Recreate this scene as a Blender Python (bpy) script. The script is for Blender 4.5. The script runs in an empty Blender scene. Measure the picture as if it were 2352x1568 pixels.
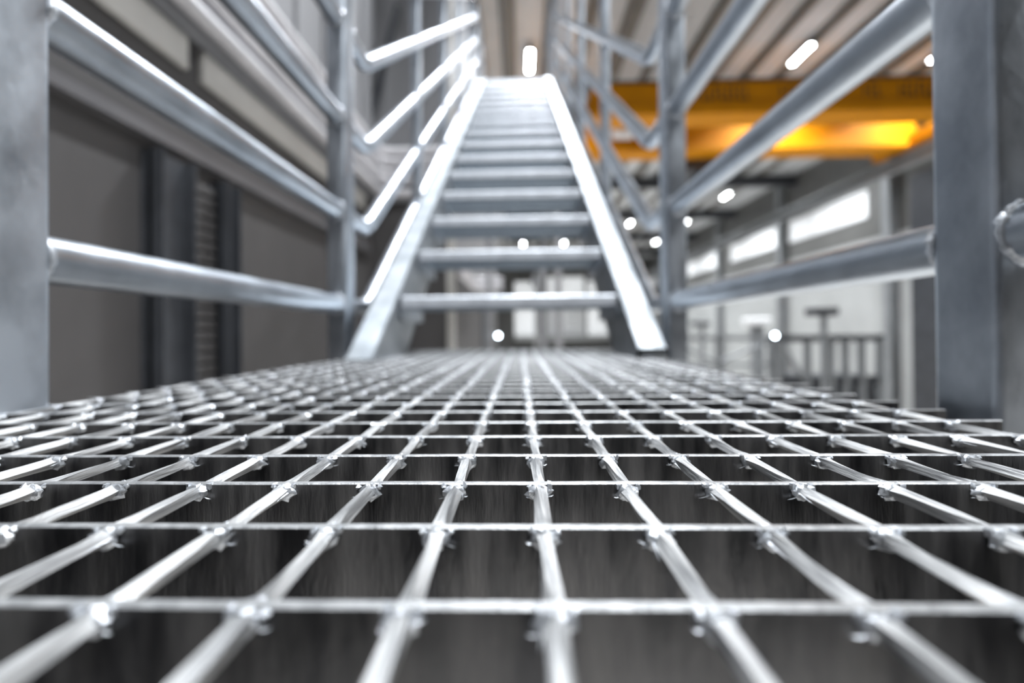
import bpy, math, random
from mathutils import Vector, Matrix, noise
C = bpy.context
scene = C.scene
col = scene.collection
PI = math.pi
rnd = random.Random(7)

# ------------------------------------------------------------------ camera, world, exposure, lights
P = 0.0381                      # pitch of the cross rods
CAM_Z = 1.7625 * P
yaw, pitch, roll = -0.0208, 0.005, -0.0084
cy, sy, cp, sp, cr, sr = math.cos(yaw), math.sin(yaw), math.cos(pitch), math.sin(pitch), math.cos(roll), math.sin(roll)
f_ = Vector((sy * cp, cy * cp, sp)); r_ = Vector((cy, -sy, 0)); u_ = r_.cross(f_)
r2 = cr * r_ + sr * u_; u2 = -sr * r_ + cr * u_
cam_d = bpy.data.cameras.new('camera')
cam = bpy.data.objects.new('camera', cam_d)
col.objects.link(cam)
m = Matrix((r2, u2, -f_)).transposed().to_4x4()
m.translation = Vector((-0.2145 * P, 0, CAM_Z))
cam.matrix_world = m
cam_d.sensor_width = 36
cam_d.lens = 880 / 2352 * 36
cam_d.shift_y = -26.9 / 2352
cam_d.clip_start = 0.01
cam_d.clip_end = 300
cam_d.dof.use_dof = True
cam_d.dof.focus_distance = 0.185
cam_d.dof.aperture_fstop = 2.6
scene.camera = cam

world = bpy.data.worlds.new('world'); scene.world = world
world.use_nodes = True
world.node_tree.nodes['Background'].inputs[0].default_value = (0.80, 0.88, 1.0, 1)
world.node_tree.nodes['Background'].inputs[1].default_value = 0.05
vs = scene.view_settings
vs.view_transform = 'Standard'; vs.look = 'None'; vs.gamma = 1; vs.use_curve_mapping = False
vs.exposure = 0.3
try:
    scene.cycles.use_denoising = True
    scene.cycles.denoiser = 'OPENIMAGEDENOISE'
    scene.cycles.sample_clamp_indirect = 6
    scene.cycles.max_bounces = 6
except Exception:
    pass
LAMP_W = 140.0                  # watts of one hall lamp
LAMP_E = 40.0                   # radiance of its diffuser

# ------------------------------------------------------------------ materials
def mat(name, base, rough=.5, metal=0., noise_amt=.0, scale=8., stretch=(1, 1, 1), base2=None, bump=0., bscale=200., rough2=None, spec=None):
    M = bpy.data.materials.new(name); M.use_nodes = True
    nt = M.node_tree; N = nt.nodes; L = nt.links
    b = N['Principled BSDF']
    b.inputs['Base Color'].default_value = (*base, 1); b.inputs['Roughness'].default_value = rough; b.inputs['Metallic'].default_value = metal
    if spec is not None: b.inputs['Specular IOR Level'].default_value = spec
    tc = N.new('ShaderNodeTexCoord'); mp = N.new('ShaderNodeMapping')
    mp.inputs['Scale'].default_value = stretch
    L.new(tc.outputs['Object'], mp.inputs['Vector'])
    if noise_amt > 0 or base2:
        t = N.new('ShaderNodeTexNoise'); t.inputs['Scale'].default_value = scale; t.inputs['Detail'].default_value = 6; t.inputs['Roughness'].default_value = .6
        L.new(mp.outputs['Vector'], t.inputs['Vector'])
        r = N.new('ShaderNodeValToRGB')
        r.color_ramp.elements[0].position = .36; r.color_ramp.elements[1].position = .64
        c2 = base2 if base2 else tuple(min(1, c * (1 + noise_amt)) for c in base)
        c1 = base if base2 else tuple(c * (1 - noise_amt) for c in base)
        r.color_ramp.elements[0].color = (*c1, 1); r.color_ramp.elements[1].color = (*c2, 1)
        L.new(t.outputs['Fac'], r.inputs['Fac']); L.new(r.outputs['Color'], b.inputs['Base Color'])
        if rough2 is not None:
            mr = N.new('ShaderNodeMapRange'); mr.inputs['To Min'].default_value = rough; mr.inputs['To Max'].default_value = rough2
            mr.inputs['From Min'].default_value = .35; mr.inputs['From Max'].default_value = .65
            L.new(t.outputs['Fac'], mr.inputs['Value']); L.new(mr.outputs['Result'], b.inputs['Roughness'])
    if bump > 0:
        t2 = N.new('ShaderNodeTexNoise'); t2.inputs['Scale'].default_value = bscale; t2.inputs['Detail'].default_value = 4
        L.new(mp.outputs['Vector'], t2.inputs['Vector'])
        bp = N.new('ShaderNodeBump'); bp.inputs['Strength'].default_value = bump; bp.inputs['Distance'].default_value = .001
        L.new(t2.outputs['Fac'], bp.inputs['Height']); L.new(bp.outputs['Normal'], b.inputs['Normal'])
    return M

def emis(name, c, s):
    M = bpy.data.materials.new(name); M.use_nodes = True
    b = M.node_tree.nodes['Principled BSDF']
    b.inputs['Base Color'].default_value = (.8, .8, .8, 1)
    b.inputs['Emission Color'].default_value = (*c, 1); b.inputs['Emission Strength'].default_value = s
    return M

GALV = mat('galvanised_steel', (.50, .54, .59), .31, 1.0, .12, 14, (1, 1, 1), bump=.15, bscale=300, rough2=.44)
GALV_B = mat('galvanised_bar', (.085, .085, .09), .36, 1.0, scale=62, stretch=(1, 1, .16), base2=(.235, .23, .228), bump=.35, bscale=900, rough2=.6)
GALV_T = mat('lit_bar_edge', (.34, .345, .35), .46, .8, scale=160, base2=(.56, .565, .57), bump=.3, bscale=900)  # paler bar steel, light along the top edge put into its colour
GALV_S = mat('galvanised_channel', (.33, .355, .38), .46, .9, scale=14, base2=(.52, .55, .58), bump=.15, bscale=300)
GALV_R = mat('galvanised_rod', (.24, .243, .248), .46, .45, scale=260, stretch=(1, .10, 1), base2=(.60, .60, .60), bump=.5, bscale=700, rough2=.55)
GALV_N = mat('galvanised_nosing', (.72, .75, .80), .45, .4, .1, 30)
GALV_P = mat('galvanised_post', (.33, .36, .40), .38, 1.0, scale=16, stretch=(1, 1, .5), base2=(.56, .60, .65), bump=.3, bscale=150, rough2=.55)
WELD = mat('weld_bead', (.55, .57, .60), .4, .8, .3, 90, bump=.6, bscale=400)
YELLOW = mat('crane_yellow', (.54, .21, .0015), .6, 0, .06, 2, spec=.15)
BLACK = mat('black_lettering', (.03, .025, .02), .6, 0, .1, 5)
DARK = mat('dark_steel', (.045, .048, .055), .5, .2, .2, 4)
TAUPE = mat('taupe_cladding', (.062, .058, .058), .6, 0, .15, 1.5, (1, 1, .2))
GREYC = mat('grey_cladding', (.25, .25, .26), .55, 0, .1, 1.5, (1, 1, .2))
BEIGE = mat('beige_panel', (.50, .485, .46), .5, 0, .08, 2)
CEIL = mat('roof_sheet', (.49, .50, .505), .6, 0, .06, 1)
PURL = mat('roof_trough', (.16, .15, .135), .6, 0, .1, 2)
RWALL = mat('hall_wall_dark', (.12, .12, .116), .6, 0, .12, .6, (1, 1, .3))
RPALE = mat('hall_wall_pale', (.40, .41, .41), .55, 0, .08, .5)
FLOORM = mat('concrete_floor', (.64, .61, .57), .45, 0, .12, .8)
COLM = mat('column_paint', (.22, .23, .24), .5, .1, .08, 2)
WHITE = mat('white_paint', (.78, .79, .80), .45, 0, .05, 3)
SILVER = mat('silver_duct', (.62, .61, .63), .5, .2, .1, 3)
BRONZE = mat('lamp_housing', (.3, .3, .3), .4, .6, .1, 3)
LAMPM = emis('lamp_diffuser', (.93, .97, 1.0), LAMP_E)
WINM = emis('daylit_pane', (.86, .93, 1.0), .2)
BACK = mat('back_wall', (.13, .105, .09), .6, 0, .1, 1)
LEDGE = mat('ledge_steel', (.13, .125, .13), .5, .3, .1, 2)
TREADM = mat('tread_grating', (.30, .34, .38), .45, .9, .15, 60)
SMALL = emis('work_lamp_lens', (.75, .88, 1.0), 30)

# ------------------------------------------------------------------ mesh helpers
class MB:
    def __init__(s): s.v = []; s.f = []
    def add(s, v, f):
        n = len(s.v); s.v += [tuple(p) for p in v]; s.f += [tuple(i + n for i in q) for q in f]; return s
    def box(s, x0, x1, y0, y1, z0, z1, c=0.):
        if c > 0:   # chamfered box
            xs, ys, zs = (x0, x1), (y0, y1), (z0, z1)
            v = []; idx = {}
            for i in (0, 1):
                for j in (0, 1):
                    for k in (0, 1):
                        for a in (0, 1, 2):
                            p = [xs[i], ys[j], zs[k]]
                            for b in (0, 1, 2):
                                if b != a:
                                    p[b] += c * (1 if (i, j, k)[b] == 0 else -1)
                            idx[(i, j, k, a)] = len(v); v.append(p)
            # vertex (i,j,k,a) lies on face normal to axis a
            f = []
            def face(a, sgn):
                b, d = [q for q in (0, 1, 2) if q != a]
                out = []
                for (p, q) in ((0, 0), (1, 0), (1, 1), (0, 1)):
                    t = [0, 0, 0]; t[a] = sgn; t[b] = p; t[d] = q
                    out.append(idx[(*t, a)])
                if (a == 1) ^ (sgn == 0): out.reverse()
                return out
            for a in (0, 1, 2):
                for sgn in (0, 1): f.append(face(a, sgn))
            for a in (0, 1, 2):
                b, d = [q for q in (0, 1, 2) if q != a]
                for p in (0, 1):
                    for q in (0, 1):
                        t0 = [0, 0, 0]; t1 = [0, 0, 0]
                        t0[b] = t1[b] = p; t0[d] = t1[d] = q; t0[a] = 0; t1[a] = 1
                        f.append([idx[(*t0, b)], idx[(*t1, b)], idx[(*t1, d)], idx[(*t0, d)]])
            for i in (0, 1):
                for j in (0, 1):
                    for k in (0, 1):
                        f.append([idx[(i, j, k, 0)], idx[(i, j, k, 1)], idx[(i, j, k, 2)]])
            return s.add(v, f)
        v = [(x, y, z) for x in (x0, x1) for y in (y0, y1) for z in (z0, z1)]
        return s.add(v, [(0, 1, 3, 2), (4, 6, 7, 5), (0, 4, 5, 1), (2, 3, 7, 6), (0, 2, 6, 4), (1, 5, 7, 3)])
    def prism(s, poly, axis, a0, a1):
        # poly: list of 2D points in the plane normal to axis (0:x -> (y,z), 1:y -> (x,z), 2:z -> (x,y))
        n = len(poly); v = []
        for a in (a0, a1):
            for p in poly:
                v.append({0: (a, p[0], p[1]), 1: (p[0], a, p[1]), 2: (p[0], p[1], a)}[axis])
        f = [tuple(range(n))[::-1], tuple(range(n, 2 * n))] + [(i, (i + 1) % n, n + (i + 1) % n, n + i) for i in range(n)]
        return s.add(v, f)
    def tube(s, pts, r, n=20, cap=True, square=False, wob=0.):
        pts = [Vector(p) for p in pts]
        rings = []
        for i, p in enumerate(pts):
            if i == 0: t = pts[1] - p
            elif i == len(pts) - 1: t = p - pts[i - 1]
            else: t = (pts[i + 1] - p).normalized() + (p - pts[i - 1]).normalized()
            t.normalize()
            up = Vector((0, 0, 1)) if abs(t.z) < .95 else Vector((0, 1, 0))
            a = t.cross(up).normalized(); b = a.cross(t).normalized()
            k = 1.
            if 0 < i < len(pts) - 1:
                k = 1 / max(.5, abs(t.dot((p - pts[i - 1]).normalized())))
            rings.append([p + (a * math.cos(2 * PI * q / n) * r + b * math.sin(2 * PI * q / n) * r * (k if abs(b.z) > .3 or 1 else 1)) * (1 + wob * (rnd.random() - .5)) for q in range(n)])
        v = [p for rg in rings for p in rg]; f = []
        for i in range(len(rings) - 1):
            for q in range(n):
                f.append((i * n + q, i * n + (q + 1) % n, (i + 1) * n + (q + 1) % n, (i + 1) * n + q))
        if cap:
            f.append(tuple(range(n))[::-1]); f.append(tuple(range((len(rings) - 1) * n, len(rings) * n)))
        return s.add(v, f)
    def blob(s, c, r, nu=8, nv=5, amp=.25, seed=0):
        v = [(c[0], c[1], c[2] + r[2])]; f = []
        for j in range(1, nv):
            th = PI * j / nv
            for i in range(nu):
                ph = 2 * PI * i / nu
                d = Vector((math.sin(th) * math.cos(ph), math.sin(th) * math.sin(ph), math.cos(th)))
                k = 1 + amp * noise.noise(d * 2.3 + Vector((seed * 3.1, seed, 0)))*1.6
                v.append((c[0] + r[0] * d.x * k, c[1] + r[1] * d.y * k, c[2] + r[2] * d.z * k))
        v.append((c[0], c[1], c[2] - r[2])); last = len(v) - 1
        for i in range(nu): f.append((0, 1 + i, 1 + (i + 1) % nu))
        for j in range(nv - 2):
            for i in range(nu):
                a = 1 + j * nu
                f.append((a + i, a + nu + i, a + nu + (i + 1) % nu, a + (i + 1) % nu))
        a = 1 + (nv - 2) * nu
        for i in range(nu): f.append((a + i, last, a + (i + 1) % nu))
        return s.add(v, f)
    def ring(s, c, axis, R, r, n=28, m_=8, amp=.25, seed=0):
        # weld bead: lumpy torus round axis
        ax = Vector(axis).normalized()
        up = Vector((0, 0, 1)) if abs(ax.z) < .9 else Vector((1, 0, 0))
        a = ax.cross(up).normalized(); b = ax.cross(a).normalized(); c = Vector(c)
        v = []; f = []
        for i in range(n):
            t = 2 * PI * i / n
            d = a * math.cos(t) + b * math.sin(t)
            rr = r * (1 + amp * (rnd.random() - .3))
            for j in range(m_):
                q = 2 * PI * j / m_
                v.append(c + d * (R + rr * math.cos(q)) + ax * rr * math.sin(q))
        for i in range(n):
            for j in range(m_):
                f.append((i * m_ + j, ((i + 1) % n) * m_ + j, ((i + 1) % n) * m_ + (j + 1) % m_, i * m_ + (j + 1) % m_))
        return s.add(v, f)
    def build(s, name, material, parent=None, smooth=False, bevel=0., bseg=2):
        me = bpy.data.meshes.new(name)
        me.from_pydata(s.v, [], s.f)
        import bmesh
        bm = bmesh.new(); bm.from_mesh(me); bmesh.ops.recalc_face_normals(bm, faces=bm.faces)
        if bevel > 0:
            bmesh.ops.bevel(bm, geom=[e for e in bm.edges if len(e.link_faces) == 2 and e.calc_face_angle(0) > .5], offset=bevel, segments=bseg, affect='EDGES', profile=.5)
        bm.to_mesh(me); bm.free()
        me.materials.append(material)
        if smooth:
            for p in me.polygons: p.use_smooth = True
            me.set_sharp_from_angle(angle=math.radians(40))
        o = bpy.data.objects.new(name, me); col.objects.link(o)
        if parent: o.parent = parent
        return o

def tag(o, label=None, cat=None, group=None, kind=None):
    if label: o['label'] = label
    if cat: o['category'] = cat
    if group: o['group'] = group
    if kind: o['kind'] = kind
    return o
def empty(name, loc=(0, 0, 0), label=None, cat=None, group=None):
    o = bpy.data.objects.new(name, None); col.objects.link(o); o.location = loc; o.empty_display_size = .1
    return tag(o, label, cat, group)
def local(root, mb):    # world coordinates -> coordinates of a root placed at its base
    l = root.location
    mb.v = [(p[0] - l.x, p[1] - l.y, p[2] - l.z) for p in mb.v]
    return mb

# ------------------------------------------------------------------ the hall
FL = -3.2; CZ = 7.9
tag(MB().box(-14, 14.3, -12, 46, FL - .2, FL).build('floor', FLOORM), kind='structure')
# ceiling: flat sheet
tag(MB().box(-14, 14.3, -12, 46, CZ, CZ + .2).build('ceiling', CEIL), kind='structure')
n = 0
for k in range(-12, 13):        # dark troughs between the roof sheets, running the length of the hall
    x = -.2 + 1.03 * k
    w = .07 if k % 3 else .14
    n += 1
    b = MB().box(x - w, x + w, -12, 45.6, CZ - .14, CZ - .001)
    b.box(x - w - .12, x - w - .05, -12, 45.6, CZ - .05, CZ - .001)
    tag(b.build('trim_%d' % n, PURL), kind='structure')
for y in (14.2, 19.4, 24.8, 30.5, 36.0, 41.5):      # deep dark cross beams, added to darken the far roof
    n += 1
    b = MB(); b.box(-.9, 13.9, y - .12, y + .12, 7.22, 7.25); b.box(-.9, 13.9, y - .01, y + .01, 7.25, CZ - .16); b.box(-.9, 13.9, y - .12, y + .12, CZ - .17, CZ - .145)
    tag(b.build('trim_%d' % n, DARK), kind='structure')
# right wall with its windows: pale lower part, dark upper part
wr = MB(); X0 = 14.0
win = [(15.68, 20.16), (21.1, 25.6), (27.5, 32.1), (33.1, 37.6), (38.7, 43.2)]
wb, wt = 4.58, 5.59
wr.box(X0, X0 + .2, -12, 46, 3.63, wb); wr.box(X0, X0 + .2, -12, 46, wt, CZ)
prev = -12
for a, b_ in win:
    wr.box(X0, X0 + .2, prev, a, wb, wt); prev = b_
wr.box(X0, X0 + .2, prev, 46, wb, wt)
for k in range(120):            # vertical seams of the cladding
    y = -8 + k * .45
    wr.box(X0 - .03, X0, y, y + .12, 6.2, CZ - .01)
tag(wr.build('wall_right', RWALL), kind='structure')
tag(MB().box(X0 - .02, X0 + .2, -12, 46, FL, 3.63).build('wall_right', RPALE), kind='structure')
for i, (a, b_) in enumerate(win):
    w_ = MB().box(X0 + .06, X0 + .1, a, b_, wb, wt).build('window_%d' % (i + 1), WINM)
    tag(w_, kind='structure')
    fr = MB()
    for t in range(4):
        y = a + (b_ - a) * t / 3
        fr.box(X0 - .03, X0 + .05, y - .04, y + .04, wb, wt)
    fr.box(X0 - .03, X0 + .05, a, b_, wb - .05, wb + .03); fr.box(X0 - .03, X0 + .05, a, b_, wt - .03, wt + .05)
    fr.build('window_frame', WHITE, w_)
for i, y in enumerate((14.56, 20.5, 26.77, 32.7, 38.3, 44.2)):       # wall columns beside the windows
    b = MB(); b.box(X0 - .35, X0 - .32, y - .15, y + .15, FL, CZ - .2); b.box(X0 - .08, X0 - .05, y - .15, y + .15, FL, CZ - .2); b.box(X0 - .32, X0 - .08, y - .01, y + .01, FL, CZ - .2)
    n += 1
    tag(b.build('trim_%d' % n, COLM), kind='structure')
# dark recess in the right wall (a tall door)
tag(MB().box(X0 - .10, X0 - .025, 12.9, 13.9, FL, 5.45).build('door_1', DARK), kind='structure')
# far wall
fw = MB(); Yf = 45
fw.box(-14, 14.3, Yf, Yf + .2, FL, CZ)
tag(fw.build('wall_far', RWALL), kind='structure')
for i, (a, b_, z0, z1) in enumerate([(-.6, 1.7, -.4, 5.9), (7.9, 11.8, -.4, 5.9), (2.5, 7.5, 3.5, 6.4)]):
    tag(MB().box(a, b_, Yf - .06, Yf - .01, z0, z1).build('window_%d' % (6 + i), emis('far_pane_%d' % i, (.88, .92, .95), .42)), kind='structure')
sh = MB()                       # ribbed roller shutter in the far wall
for k in range(9):
    z = -.4 + k * .4
    sh.prism([(Yf - .05, z), (Yf - .16, z + .08), (Yf - .16, z + .3), (Yf - .05, z + .4)], 0, 2.3, 7.6)
tag(sh.build('door_2', WHITE), kind='structure')
n += 1
tag(MB().box(-.6, 12.4, Yf - 1.2, Yf - .2, -.9, -.45).build('trim_%d' % n, RPALE), kind='structure')
# back wall behind the camera
tag(MB().box(-14, 14.3, -12.2, -12, FL, CZ).build('wall_back', BACK), kind='structure')

# the inner building on the left
lw = MB()
lw.box(-2.2, -1.9, -12, 5.0, FL, 1.78); lw.box(-14, -1.9, 5.0, 5.3, FL, 1.78); lw.box(-1.9, -.9, 5.0, 5.3, FL, 1.78)
tag(lw.build('wall_left', TAUPE), kind='structure')
lu = MB()
lu.box(-2.2, -1.9, -12, 5.0, 1.78, CZ); lu.box(-14, -.9, 5.0, 5.3, 1.78, CZ)
for k in range(24): lu.box(-1.9, -1.87, -5.8 + k * .45, -5.65 + k * .45, 2.5, CZ)
for k in range(3): lu.box(-1.75 + k * .3, -1.62 + k * .3, 4.97, 5.0, 2.5, CZ)
tag(lu.build('wall_left', GREYC), kind='structure')
tag(MB().box(-1.1, -.9, 5.3, 14.2, 1.0, CZ).build('wall_left', GREYC), kind='structure')
tag(MB().box(-1.1, -.9, 5.3, 14.2, FL, 1.0).build('wall_left', TAUPE), kind='structure')
tag(MB().box(-14, -.9, 14.2, 14.4, FL, CZ).build('wall_left', GREYC), kind='structure')
n += 1
tag(MB().box(-.95, -.86, 4.95, 5.04, FL, CZ).build('trim_%d' % n, BEIGE), kind='structure')
tag(MB().box(-.895, -.87, 8.9, 12.2, FL, .72).build('door_3', DARK), kind='structure')

# ------------------------------------------------------------------ hall lamps
def light(x, y, z, first=[None]):
    lab = 'long bright tube lamp hanging lengthwise under the roof sheets'
    if first[0] is None:
        r = empty('ceiling_lamp', (x, y, z))
        MB().box(-.09, .09, -.42, .42, -.012, .09, .01).build('lamp_housing', BRONZE, r)
        MB().box(-.06, .06, -.38, .38, -.020, -.0125).build('diffuser', LAMPM, r)
        for yy in (-.35, .35): MB().tube([(0, yy, .09), (0, yy, CZ - z)], .008, 6).build('hanger', BRONZE, r)
        first[0] = r
    else:
        r = first[0].copy(); col.objects.link(r); r.location = (x, y, z)
        for ch in list(first[0].children):
            c = ch.copy(); col.objects.link(c); c.parent = r
    ld = bpy.data.lights.new('lamp_light', 'AREA'); ld.shape = 'RECTANGLE'; ld.size = .11; ld.size_y = .83
    ld.energy = LAMP_W; ld.spread = 2.1; ld.color = (.92, .96, 1.0)
    lo = bpy.data.objects.new('lamp_light', ld); col.objects.link(lo); lo.parent = r; lo.location = (0, 0, -.022)
    lo.visible_camera = True
    return r
LY = [-5.9, -.4, 5.1, 10.75, 16.3, 21.95, 27.3, 33.2, 38.3]
cols_ = {.33: 'above the stairs', 3.85: 'second row from the stairs', 7.85: 'third row from the stairs', 11.75: 'row nearest the windows'}
LL = {(.33, 2): 'long white tube lamp glowing above the top landing of the stairs',
      (7.85, 2): 'long white tube lamp right of the stairs, above the yellow crane',
      (11.75, 2): 'white tube lamp half hidden behind the near right railing post',
      (11.75, 4): 'small bright lamp just right of the far right railing post, below the crane',
      (7.85, 5): 'small round lamp between right stair rails and far right post, upper of two',
      (11.75, 5): 'small round lamp seen against the brown face of the far right post',
      (11.75, 6): 'small round lamp just left of the far right post, lower of the two',
      (.33, 4): 'small round lamp glowing at the fourth stair tread',
      (3.85, 5): 'small round lamp glowing at the right end of the third stair tread',
      (.33, 6): 'small round lamp between second and third stair tread, the left one',
      (3.85, 6): 'small round lamp between second and third stair tread, the right one',
      (3.85, 7): 'small round lamp touching the front edge of the second stair tread'}
for x in cols_:
    for i, y in enumerate(LY):
        i -= 1
        if y < 6 and y > 4 and x > 1 or y < -5 and x > 1: continue
        if (x, i) in ((3.85, 2), (3.85, 4), (7.85, 4), (7.85, 6), (7.85, 7), (11.75, 7), (.33, 5), (.33, 7)): continue
        r = light(x, y, CZ - .22)
        if (x, i) in LL: tag(r, LL[(x, i)], 'ceiling lamp', 'hall tube lamps')
        else: tag(r, 'long tube lamp under the hall roof, hidden by nearer steel, ' + cols_[x], 'ceiling lamp', 'hall tube lamps')

# ------------------------------------------------------------------ overhead crane
cr_ = empty('overhead_crane', (6.9, 11, 5.6), 'orange yellow twin girder overhead crane crossing the hall right of the stairs', 'crane')
for (yc, nm) in ((10.2, 'near'), (12.2, 'far')):
    g = MB().box(1.5, 12.2, yc - .22, yc + .22, 5.86, 6.48, .01)
    go = local(cr_, g).build('girder', YELLOW, cr_)
    fl = MB().box(1.5, 12.2, yc - .34, yc + .34, 5.60, 5.84, .015)
    f = local(cr_, fl).build('bottom_flange', YELLOW, go)
    local(cr_, MB().box(1.5, 12.2, yc - .3, yc + .3, 6.482, 6.51)).build('bounce_cover', DARK, go)  # dark cover added to keep yellow bounce light off the roof
    if nm == 'near':
        for (a, b_, cnt) in ((4.6, 6.0, 9), (6.75, 7.3, 3), (8.85, 9.35, 3), (9.75, 11.0, 8)):
            t = MB()
            for k in range(cnt):
                x = a + (b_ - a) * k / cnt; w = (b_ - a) / cnt * .62
                t.box(x, x + w * .35, yc - .228, yc - .221, 6.0, 6.36)
                if k % 2: t.box(x, x + w, yc - .228, yc - .221, 6.29, 6.36)
                if k % 3: t.box(x, x + w, yc - .228, yc - .221, 6.0, 6.07)
                else: t.box(x, x + w, yc - .228, yc - .221, 6.15, 6.20)
            local(cr_, t).build('lettering', BLACK, go)
local(cr_, MB().box(2.85, 3.5, 11.5, 11.85, 5.93, 6.33, .05)).build('glint_block', WHITE, cr_)  # white block standing in for a bright reflection on the far girder
e1 = MB().box(1.25, 1.6, 9.3, 12.9, 5.62, 5.98, .02)
local(cr_, e1).build('end_truck', YELLOW, cr_)
e2 = MB().box(11.85, 12.2, 9.3, 13.1, 5.62, 5.96, .02)
local(cr_, e2).build('end_truck', YELLOW, cr_)
tr = MB().box(5.4, 7.3, 12.5, 14.3, 5.25, 5.75, .03); tr.box(5.9, 6.8, 12.45, 13.3, 5.0, 5.3, .03)
local(cr_, tr).build('trolley', DARK, cr_)
wl = MB()
for yy in (9.6, 12.5): wl.tube([(11.95, yy, 5.595), (12.1, yy, 5.595)], .12, 16)
local(cr_, wl).build('wheel', DARK, cr_)
rb = empty('runway_beam', (12.0, 16, 5.1), 'long pale crane runway beam along the right wall above the windows', 'beam')
b = MB(); b.box(11.85, 12.15, -8, 44, 5.38, 5.42); b.box(11.85, 12.15, -8, 44, 5.06, 5.10); b.box(11.99, 12.01, -8, 44, 5.10, 5.38)
local(rb, b).build('beam_section', COLM, rb)
b = MB().box(11.93, 12.07, -8, 44, 5.421, 5.468); local(rb, b).build('crane_rail', WHITE, rb)
lb = empty('runway_beam', (1.4, 16, 5.1), 'crane runway beam on the stair side of the hall, behind the stair railing', 'beam')
b = MB(); b.box(1.25, 1.55, 8, 44, 5.46, 5.5); b.box(1.25, 1.55, 8, 44, 5.2, 5.24); b.box(1.39, 1.41, 8, 44, 5.24, 5.46)
local(lb, b).build('beam_section', DARK, lb)
for y in (14.0, 24.0, 34.0):
    o = MB().box(1.28, 1.52, y - .12, y + .12, FL, 5.2, .01); tag(o.build('steel_column', GREYC), 'grey hall column standing behind the right stair stringer and rails', 'column', 'columns under the crane runway')

# ------------------------------------------------------------------ floor grating
g = empty('floor_grating', (0, 0, 0), 'galvanised steel bar grating floor with twisted cross rods, leading to the stairs', 'grating')
S = P * 1.0035; YB0 = 2.4894 * P
GX0, GX1 = -.470, .338
NB0, NB1 = -5, 36
for i in range(NB0, NB1):
    y = YB0 + S * i
    a = GX0 + rnd.uniform(-.006, .003); b_ = GX1 + rnd.uniform(-.004, .007)
    MBb = MB(); t = .0015; nseg = 40
    prof = [(-t, -.036), (-t, -.0005), (-t + .0005, 0), (t - .0005, 0), (t, -.0005), (t, -.036)]
    v = []; f = []
    for k in range(nseg + 1):
        x = a + (b_ - a) * k / nseg
        dy = .00035 * noise.noise(Vector((x * 9, i * 2.3, 0))); dz = .0003 * noise.noise(Vector((x * 14, i * 1.7, 5)))
        for (py, pz) in prof: v.append((x, y + py + dy, pz + (dz if pz > -.01 else 0)))
    m6 = len(prof)
    for k in range(nseg):
        for q in range(m6):
            f.append((k * m6 + q, k * m6 + (q + 1) % m6, (k + 1) * m6 + (q + 1) % m6, (k + 1) * m6 + q))
    f.append(tuple(range(m6))); f.append(tuple(range(nseg * m6, (nseg + 1) * m6))[::-1])
    MBb.add(v, f)
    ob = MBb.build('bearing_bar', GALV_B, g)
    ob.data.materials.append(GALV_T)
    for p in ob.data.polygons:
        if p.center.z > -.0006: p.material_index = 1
welds = []
ys0 = YB0 + S * (NB0 - .4); ys1 = YB0 + S * (NB1 - 1 + .5)
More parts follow.
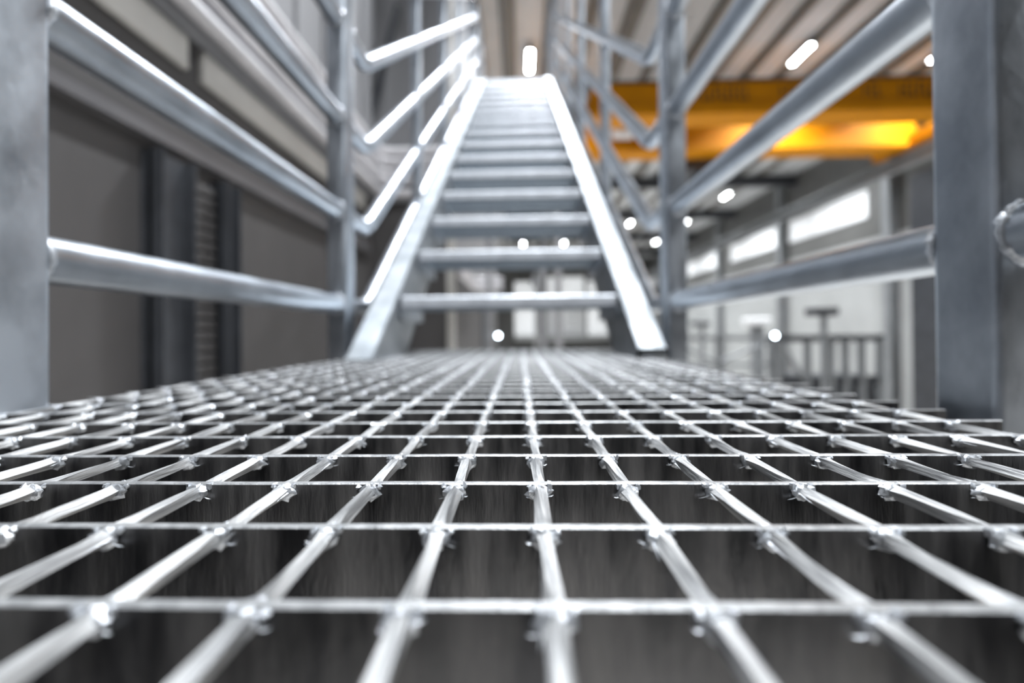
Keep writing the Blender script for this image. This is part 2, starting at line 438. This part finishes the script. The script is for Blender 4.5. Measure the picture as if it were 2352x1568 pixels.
for j in range(-12, 9):
    x0 = j * P + rnd.uniform(-.0008, .0008)
    mb = MB(); side = .00245; ph = rnd.uniform(0, PI)
    nst = int((ys1 - ys0) / S * 12); v = []; f = []
    tw = math.radians(62)
    for k in range(nst + 1):
        y = ys0 + (ys1 - ys0) * k / nst
        u = (y - YB0) / S
        th = ph + tw * u + .12 * math.sin(2 * PI * u)
        d = abs(u - round(u))
        sw = 1 + .16 * math.exp(-(d / .10) ** 2)
        xx = x0 + .0005 * noise.noise(Vector((j * 5.1, u * .7, 0)))
        zc = -.0031 + .0002 * noise.noise(Vector((j * 2.1, u * 1.3, 4)))
        # a twisted square whose flats are slightly hollow: eight points
        for q in range(8):
            rr = side * 1.28 if q % 2 == 0 else side * .94
            w_ = th + q * PI / 4
            v.append((xx + rr * sw * math.cos(w_), y, zc + rr * sw * math.sin(w_) * .92))
    for k in range(nst):
        for q in range(8):
            f.append((k * 8 + q, k * 8 + (q + 1) % 8, (k + 1) * 8 + (q + 1) % 8, (k + 1) * 8 + q))
    f.append(tuple(range(8))); f.append(tuple(range(nst * 8, nst * 8 + 8))[::-1])
    mb.add(v, f)
    rod = mb.build('cross_rod', GALV_R, g)
    for i in range(NB0, NB1):
        y = YB0 + S * i
        near = i < 12
        nu, nv = (10, 7) if near else (6, 4)
        r1 = rnd.random()
        # in view: the hundred crossings nearest the camera are welds of their own
        px = 1194 + 880 * (x0 + .008) / max(y, .01)
        own = i >= 0 and 0 < px < 2352
        wb_ = MB()
        wb_.blob((x0 + rnd.uniform(-.0006, .0006), y - .0022, -.0036), (.0047 + .0008 * r1, .0024, .0036), nu, nv, .25, i * 17 + j)
        wb_.blob((x0, y + .0018, -.0034), (.0042, .0018, .0031), nu, nv, .3, i * 7 + j)
        for sx in (-1, 1):
            wb_.blob((x0 + sx * (.0040 + .0008 * rnd.random()), y - .0012, -.0012), (.0015, .0019, .0012 + .0005 * rnd.random()), 6, 4, .5, i + j * 3 + sx)
        if near:
            for q in range(2 if rnd.random() < .6 else 1):      # thin flash squeezed out on the face of the bar
                sx = -1 if rnd.random() < .7 else 1
                L_ = rnd.uniform(.002, .0045); zz = -.0046 - rnd.random() * .0010; yy = y - .0020 - .0008 * rnd.random()
                bx = x0 + sx * .0036
                dz = rnd.uniform(-.0006, .0006)
                wb_.add([(bx, yy, zz - .0006), (bx, yy - .0010, zz + .0004), (bx + sx * L_ * .6, yy - .0012, zz + dz), (bx + sx * L_, yy - .0004, zz + dz * 2),
                         (bx + sx * L_ * .5, yy, zz + dz - .0005)], [(0, 1, 2, 4), (4, 2, 3), (0, 4, 3, 1), (1, 3, 2)])
            if rnd.random() < .3:   # sliver lifting off the rod
                sx = rnd.choice((-1, 1)); L_ = rnd.uniform(.006, .014)
                bx = x0 + sx * .0026
                wb_.add([(bx, y - .002, -.0028), (bx + sx * .0009, y - .003, -.0032), (bx + sx * rnd.uniform(.0004, .0022), y - .002 - L_, -.0034), (bx, y - .003, -.0046)],
                        [(0, 1, 2), (1, 3, 2), (0, 2, 3), (0, 3, 1)])
        welds.append((y if own else 99 + y, wb_, rod))
welds.sort(key=lambda w: w[0])
for w in welds[:100]: w[1].build('forge_weld', WELD, w[2], smooth=True)
rest = MB()
for w in welds[100:]: rest.add(w[1].v, w[1].f)
tag(rest.build('forge_welds', WELD, g, smooth=True), kind='stuff')

# platform frame under the grating
pf = empty('platform_frame', (-.06, .6, -.3), 'dark steel channel frame carrying the grating, seen through the gaps at its edges', 'platform')
for (xa, xb) in ((-.454, -.385), (.296, .366)):
    b = MB(); b.box(xa, xb, -1.0, 1.6, -.052, -.044); b.box(xa, xb, -1.0, 1.6, -.24, -.232)
    xo = xb - .004 if xa > 0 else xa + .004
    b.box(xo - .004, xo + .004, -1.0, 1.6, -.232, -.052)
    local(pf, b).build('side_channel', DARK, pf)
for y in (-.6, .35, 1.3):
    b = MB(); b.box(-.375, .288, y - .03, y + .03, -.050, -.042); b.box(-.375, .288, y - .004, y + .004, -.2, -.05)
    local(pf, b).build('cross_beam', DARK, pf)
for (x, y) in ((-.40, -.8), (.31, -.8), (-.40, 1.5), (.31, 1.5)):
    local(pf, MB().box(x - .05, x + .05, y - .05, y + .05, FL, -.24)).build('column', GREYC, pf)

# ------------------------------------------------------------------ guard railings beside the platform
RZ = [.142, .384, .631, .887, 1.13]
def post(mb, xc, y0, y1, z0, z1, w=.05):
    h = w / 2; c = .006
    poly = []
    for (sx, sy_) in ((1, 1), (-1, 1), (-1, -1), (1, -1)):
        cx, cy_ = xc + sx * (h - c), (y0 + y1) / 2 + sy_ * ((y1 - y0) / 2 - c)
        base = {(1, 1): 0, (-1, 1): 90, (-1, -1): 180, (1, -1): 270}[(sx, sy_)]
        for k in range(5):
            a = math.radians(base + 22.5 * k)
            poly.append((cx + c * math.cos(a), cy_ + c * math.sin(a)))
    return mb.prism(poly, 2, z0, z1)
def guard(xc, label):
    r = empty('guard_railing', (xc, .5, -.05), label, 'railing')
    pys = [(-.37, -.32), (.309, .358), (.978, 1.035)]
    for k, (a, b_) in enumerate(pys):
        local(r, post(MB(), xc, a, b_, -.23 if k else -.23, 1.165)).build('post', GALV_P, r, smooth=True)
    for z in RZ:
        for k in range(2):
            ya, yb = pys[k][1] - .001, pys[k + 1][0] + .001
            t = MB().tube([(xc, ya + (yb - ya) * q / 6, z) for q in range(7)], .024, 32)
            o = local(r, t).build('rail', GALV, r, smooth=True)
            for y, s in ((ya, 1), (yb, -1)):
                w = MB().ring((xc, y + s * .002, z), (0, 1, 0), .0235, .0032, 36, 8, .8)
                local(r, w).build('weld', WELD, o, smooth=True)
    return r
XL, XR = -.481, .393
guard(XL, 'galvanised tube railing with square posts along the left edge of the grating')
guard(XR, 'galvanised tube railing with square posts along the right edge of the grating')

# ------------------------------------------------------------------ staircase
SL = .87
st = empty('staircase', (-.041, 1.1, 0), 'straight galvanised steel staircase with open grating treads rising from the platform', 'stairs')
T = lambda y: .347 + SL * (y - 1.3)
YE = 4.12; YS = .96
for s, nm in ((-1, 'left'), (1, 'right')):
    YS = .906 if s < 0 else .93
    xi = -.041 + s * .318; xo = xi + s * .066
    a, b_ = sorted((xi, xi + s * .007))
    dz = .244
    yb0 = 1.3 + (dz - .347) / SL
    b = MB().prism([(YS, 0), (YS, T(YS)), (YE, T(YE)), (YE, T(YE) - dz), (yb0, 0)], 0, a, b_)
    a2, b2 = sorted((xi, xo)); fz = .014
    b.prism([(YS, max(0, T(YS) - fz)), (YS, T(YS)), (YE, T(YE)), (YE, T(YE) - fz)], 0, a2, b2)
    b.prism([(yb0, 0), (yb0 - fz, 0), (YE, T(YE) - dz - 0), (YE, T(YE) - dz + fz)], 0, a2, b2)
    b.prism([(YS, 0), (YS, T(YS) - .002), (YS + .012, T(YS) - .002), (YS + .012, 0)], 0, a2, b2)
    sr_ = local(st, b).build('stringer', GALV_S, st)
    fp = MB().box(a2 + .002, b2 - .002, YS + .01, yb0 + .02, .0005, .010, .002)
    local(st, fp).build('foot_plate', GALV_P, sr_)
    bo = MB()
    for i in range(15):
        for q in (.05, .19):
            yy = 1.098 + .2 * i + q; zz = .171 + .174 * i - .045
            bo.tube([(xi - s * .009, yy, zz), (xi + s * .001, yy, zz)], .009, 6)
    local(st, bo).build('bolts', WELD, sr_)
TX0, TX1 = -.352, .270
def tread(first):
    # built at the origin: front edge y=0, top z=0
    b = MB()
    for k in range(1, 8):
        y = .004 + k * .0325
        b.box(TX0, TX1, y - .0015, y + .0015, -.030, 0)
    nr = 17
    for k in range(nr):
        x = TX0 + .012 + (TX1 - TX0 - .024) * k / (nr - 1)
        b.tube([(x, .002, -.003), (x, .236, -.003)], .0030, 6)
    t = b.build('tread', TREADM)
    nb = MB(); nb.prism([(0, -.030), (0, -.004), (.003, 0), (.030, 0), (.030, -.004), (.006, -.004), (.006, -.030)], 0, TX0, TX1)
    for k in range(38):
        x = TX0 + .012 + k * .0162
        nb.blob((x, .015, 0), (.005, .006, .0022), 6, 4, 0)
    nb.build('nosing', GALV_N, t)
    for x in (TX0, TX1 - .004):
        MB().prism([(0, -.062), (0, 0), (.238, 0), (.238, -.062), (.225, -.07), (.02, -.07)], 0, x, x + .004).build('end_plate', GALV, t)
    return t
t0 = tread(1)
for i in range(15):
    if i == 0: t = t0
    else:
        t = t0.copy(); col.objects.link(t)
        for ch in list(t0.children):
            c = ch.copy(); col.objects.link(c); c.parent = t
    t.parent = st
    t.location = (0 + .041, 1.098 + .2 * i - 1.1, .171 + .174 * i)
# top landing
ld = empty('upper_landing', (-.04, 4.6, 2.5), 'galvanised grating landing at the very top of the stairs', 'landing')
b = MB()
for k in range(26): b.box(-.44, .355, 4.14 + k * .034, 4.143 + k * .034, 2.75, 2.785)
for k in range(22): b.tube([(-.436 + k * .0375, 4.14, 2.782), (-.436 + k * .0375, 4.99, 2.782)], .003, 6)
local(ld, b).build('grating', GALV_R, ld)
local(ld, MB().box(-.45, .365, 4.125, 4.135, 2.62, 2.795)).build('edge_plate', GALV_N, ld)
b = MB(); b.box(-.45, -.44, 4.135, 5.0, 2.62, 2.79); b.box(.355, .365, 4.135, 5.0, 2.62, 2.79); b.box(-.45, .365, 5.0, 5.01, 2.62, 2.79)
local(ld, b).build('side_plate', GALV, ld)
b = MB()
for xx in (-.40, .32): b.box(xx - .03, xx + .03, 4.9, 4.96, FL, 2.62)
local(ld, b).build('support_column', GREYC, ld)

# stair railings
def stair_rail(xc, label):
    r = empty('stair_railing', (xc, 1.1, 0), label, 'railing')
    s = -1 if xc < 0 else 1
    for z in RZ:
        pts = [(xc, 1.036, z), (xc, 1.13, z), (xc, 1.148, z + .002), (xc, 1.165, z + .012)]
        zz = lambda y: z + .87 * (y - 1.16)
        ye = 4.25
        pts += [(xc, y, zz(y)) for y in (1.19, 2.0, 3.0, 4.0, ye)]
        pts += [(xc, ye + .04, zz(ye) + .02), (xc, 5.0, zz(ye) + .02)]
        o = local(r, MB().tube(pts, .0225, 24)).build('rail', GALV, r, smooth=True)
        w = MB().ring((xc, 1.038, z), (0, 1, 0), .022, .003, 30, 8, .8); local(r, w).build('weld', WELD, o, smooth=True)
        w = MB().ring((xc, 1.15, z + .003), (0, 1, .5), .0225, .0022, 30, 6, .6); local(r, w).build('weld', WELD, o, smooth=True)
    for k in range(5):
        y = 1.76 + .65 * k
        zb = T(y) - (.16 if y < 4.2 else 0); zt = 1.13 + .87 * (min(y, 4.25) - 1.16)
        p_ = local(r, post(MB(), xc, y - .02, y + .02, zb, zt, .04)).build('post', GALV_P, r, smooth=True)
        xi = -.041 + s * (.318 + .05)
        a, b_ = sorted((xi, xc))
        if y < 4.2: local(r, MB().box(a, b_, y - .028, y + .028, T(y) - .13, T(y) - .118)).build('bracket', GALV, p_)
    for y in (4.95,):
        local(r, post(MB(), xc, y - .02, y + .02, 2.6, 3.85, .04)).build('post', GALV_P, r, smooth=True)
    return r
stair_rail(XL + .002, 'bright galvanised handrail tubes climbing on the left side of the stairs')
stair_rail(XR - .002, 'shaded galvanised handrail tubes climbing on the right side of the stairs')

# ------------------------------------------------------------------ services and steel on the left building
def pipe(path, r, m_, label, name='wall_pipe', cat='pipe', group=None):
    o = MB().tube(path, r, 14).build(name, m_, smooth=True); tag(o, label, cat, group); return o
nm = ['uppermost', 'second from the top', 'third from the top', 'fourth from the top', 'lowest']
for k, (z, rr, off) in enumerate(((2.40, .055, .10), (2.27, .055, .10), (2.13, .045, .11), (2.02, .045, .11), (1.86, .05, .11))):
    xw = -1.9 + off; ye = 5.0 - off
    pts = [(xw, -3, z), (xw, ye - .15, z), (xw + .04, ye - .04, z), (xw + .15, ye, z), (-1.0, ye, z)]
    pipe(pts, rr, SILVER, 'silver wall pipe behind the left stair rails, %s of five' % nm[k], group='pipes along the left building')
for k, z in enumerate((.98, .90, .82)):
    pipe([(-.80, 5.05, z), (-.80, 6.5, z), (-.72, 6.62, z), (-.3, 6.62, z)], .03, SILVER, 'silver pipe seen through the second tread gap, %s of three' % ('top', 'middle', 'bottom')[k], group='pipes under the stairs')
for k, (a, b_) in enumerate(((-2.5, 2.12), (2.22, 4.6))):
    o = MB().box(-1.9, -1.865, a, b_, 1.56, 1.745, .005).build('wall_panel', BEIGE)
    tag(o, ('pale beige strip panel on the left building, nearer the camera', 'pale beige strip panel on the left building, nearer the stairs')[k], 'panel', 'beige strip panels')
b = MB(); b.box(-1.9, -1.85, -3, 4.7, 1.06, 1.07); b.box(-1.855, -1.845, -3, 4.7, 1.06, 1.12); b.box(-1.9, -1.85, -3, 4.7, 1.11, 1.12)
tag(b.build('wall_ledge', LEDGE), 'galvanised channel ledge running level along the dark left wall', 'ledge')
for k, (ya, yb) in enumerate(((1.87, 2.07), (2.30, 2.41))):
    b = MB(); b.box(-1.9, -1.78, ya, ya + .012, FL, 1.0); b.box(-1.9, -1.78, yb - .012, yb, FL, 1.0); b.box(-1.86, -1.84, ya, yb, FL, 1.0)
    tag(b.build('steel_column', DARK), ('dark upright column behind the left railing, the wide left one', 'dark upright column behind the left railing, the narrow right one')[k], 'column')
lv = empty('louvre', (-1.88, 2.18, -1), 'grey horizontal louvre strip between the two dark columns on the left', 'louvre')
b = MB().box(-1.8985, -1.89, 2.075, 2.295, -1.03, .98)
for k in range(30):
    z = -1.0 + k * .066
    b.prism([(-1.898, z), (-1.86, z - .02), (-1.86, z + .02), (-1.898, z + .05)], 1, 2.075, 2.295)
local(lv, b).build('slats', TAUPE, lv)
tag(MB().tube([(-1.575, 4.95, 4.32), (-1.955, 4.95, 2.78)], .05, 4).build('wall_brace', DARK), 'dark slanting brace on the grey wall behind the left stair rails', 'brace')

# ------------------------------------------------------------------ equipment on the right of the hall
fr = empty('steel_frame', (6.6, 12, FL), 'pale grey steel frame with crossed braces behind the right edge of the grating', 'frame')
b = MB()
b.box(4.6, 7.75, 11.95, 12.05, -.25, -.12); b.box(4.6, 7.75, 11.95, 12.05, -1.05, -.97)
local(fr, b).build('rail', COLM, fr)
for x in (4.7, 6.1, 7.7):
    local(fr, MB().box(x - .05, x + .05, 11.95, 12.05, FL, -.12)).build('leg', COLM, fr)
for (xa, za, xb, zb) in ((4.7, -.3, 6.1, -.95), (6.1, -.95, 7.7, -.3)):
    local(fr, MB().tube([(xa, 12, za), (xb, 12, zb)], .05, 8)).build('brace', COLM, fr)
mf = empty('milling_machine', (9.4, 11, FL), 'dark grey machine frame with upright bars beside the wall column on the right', 'machine')
b = MB(); b.box(7.2, 10.2, 10.95, 11.05, -.28, -.10); b.box(7.2, 10.2, 10.95, 11.05, -1.5, -1.25)
local(mf, b).build('crossbar', DARK, mf)
for x in (7.25, 8.1, 8.75, 9.15, 9.6, 10.1):
    local(mf, MB().box(x - .07, x + .07, 10.93, 11.07, FL, -.2)).build('upright', COLM, mf)
local(mf, MB().tube([(7.3, 11, -.25), (8.0, 11, -1.4)], .08, 6)).build('brace', COLM, mf)
local(mf, MB().box(8.2, 10.3, 11.3, 12.2, FL, -1.3, .03)).build('base', DARK, mf)
ph = empty('drill_press', (8.1, 10.4, FL), 'larger black box head on a pole in front of the pale right wall', 'machine')
local(ph, MB().box(7.72, 8.38, 10.2, 10.6, .42, .64, .04)).build('head', DARK, ph)
local(ph, MB().tube([(8.1, 10.4, FL), (8.1, 10.4, .46)], .08, 12)).build('pole', COLM, ph)
ph = empty('drill_press', (6.2, 13.5, FL), 'small black box head on a pole beside the far right post', 'machine')
local(ph, MB().box(6.0, 6.55, 13.3, 13.7, .22, .38, .04)).build('head', DARK, ph)
local(ph, MB().tube([(6.35, 13.5, FL), (6.35, 13.5, .22)], .07, 12)).build('pole', COLM, ph)
wm = empty('white_cabinet', (8.3, 13.5, FL), 'small white box standing among the machines by the right wall', 'cabinet')
local(wm, MB().box(7.85, 8.65, 13.3, 13.8, .2, .48, .05)).build('body', WHITE, wm)
local(wm, MB().box(8.1, 8.4, 13.4, 13.7, FL, .2)).build('pedestal', COLM, wm)
def worklamp(x, y, z, lab, r=.05):
    w = empty('work_lamp', (x, y, z), lab, 'lamp')
    MB().tube([(0, .02, 0), (0, .12, 0)], r * 1.3, 16).build('housing', DARK, w)
    MB().tube([(0, 0, 0), (0, .02, 0)], r, 16).build('lens', SMALL, w)
    MB().tube([(0, .07, -r), (0, .07, FL - z)], .02, 8).build('stand', DARK, w)
worklamp(7.02, 10.7, -.10, 'small cold white work lamp at the top corner of the steel frame on the right')
worklamp(-.72, 12.5, -.06, 'small bluish work lamp under the stairs, just above the grating edge')
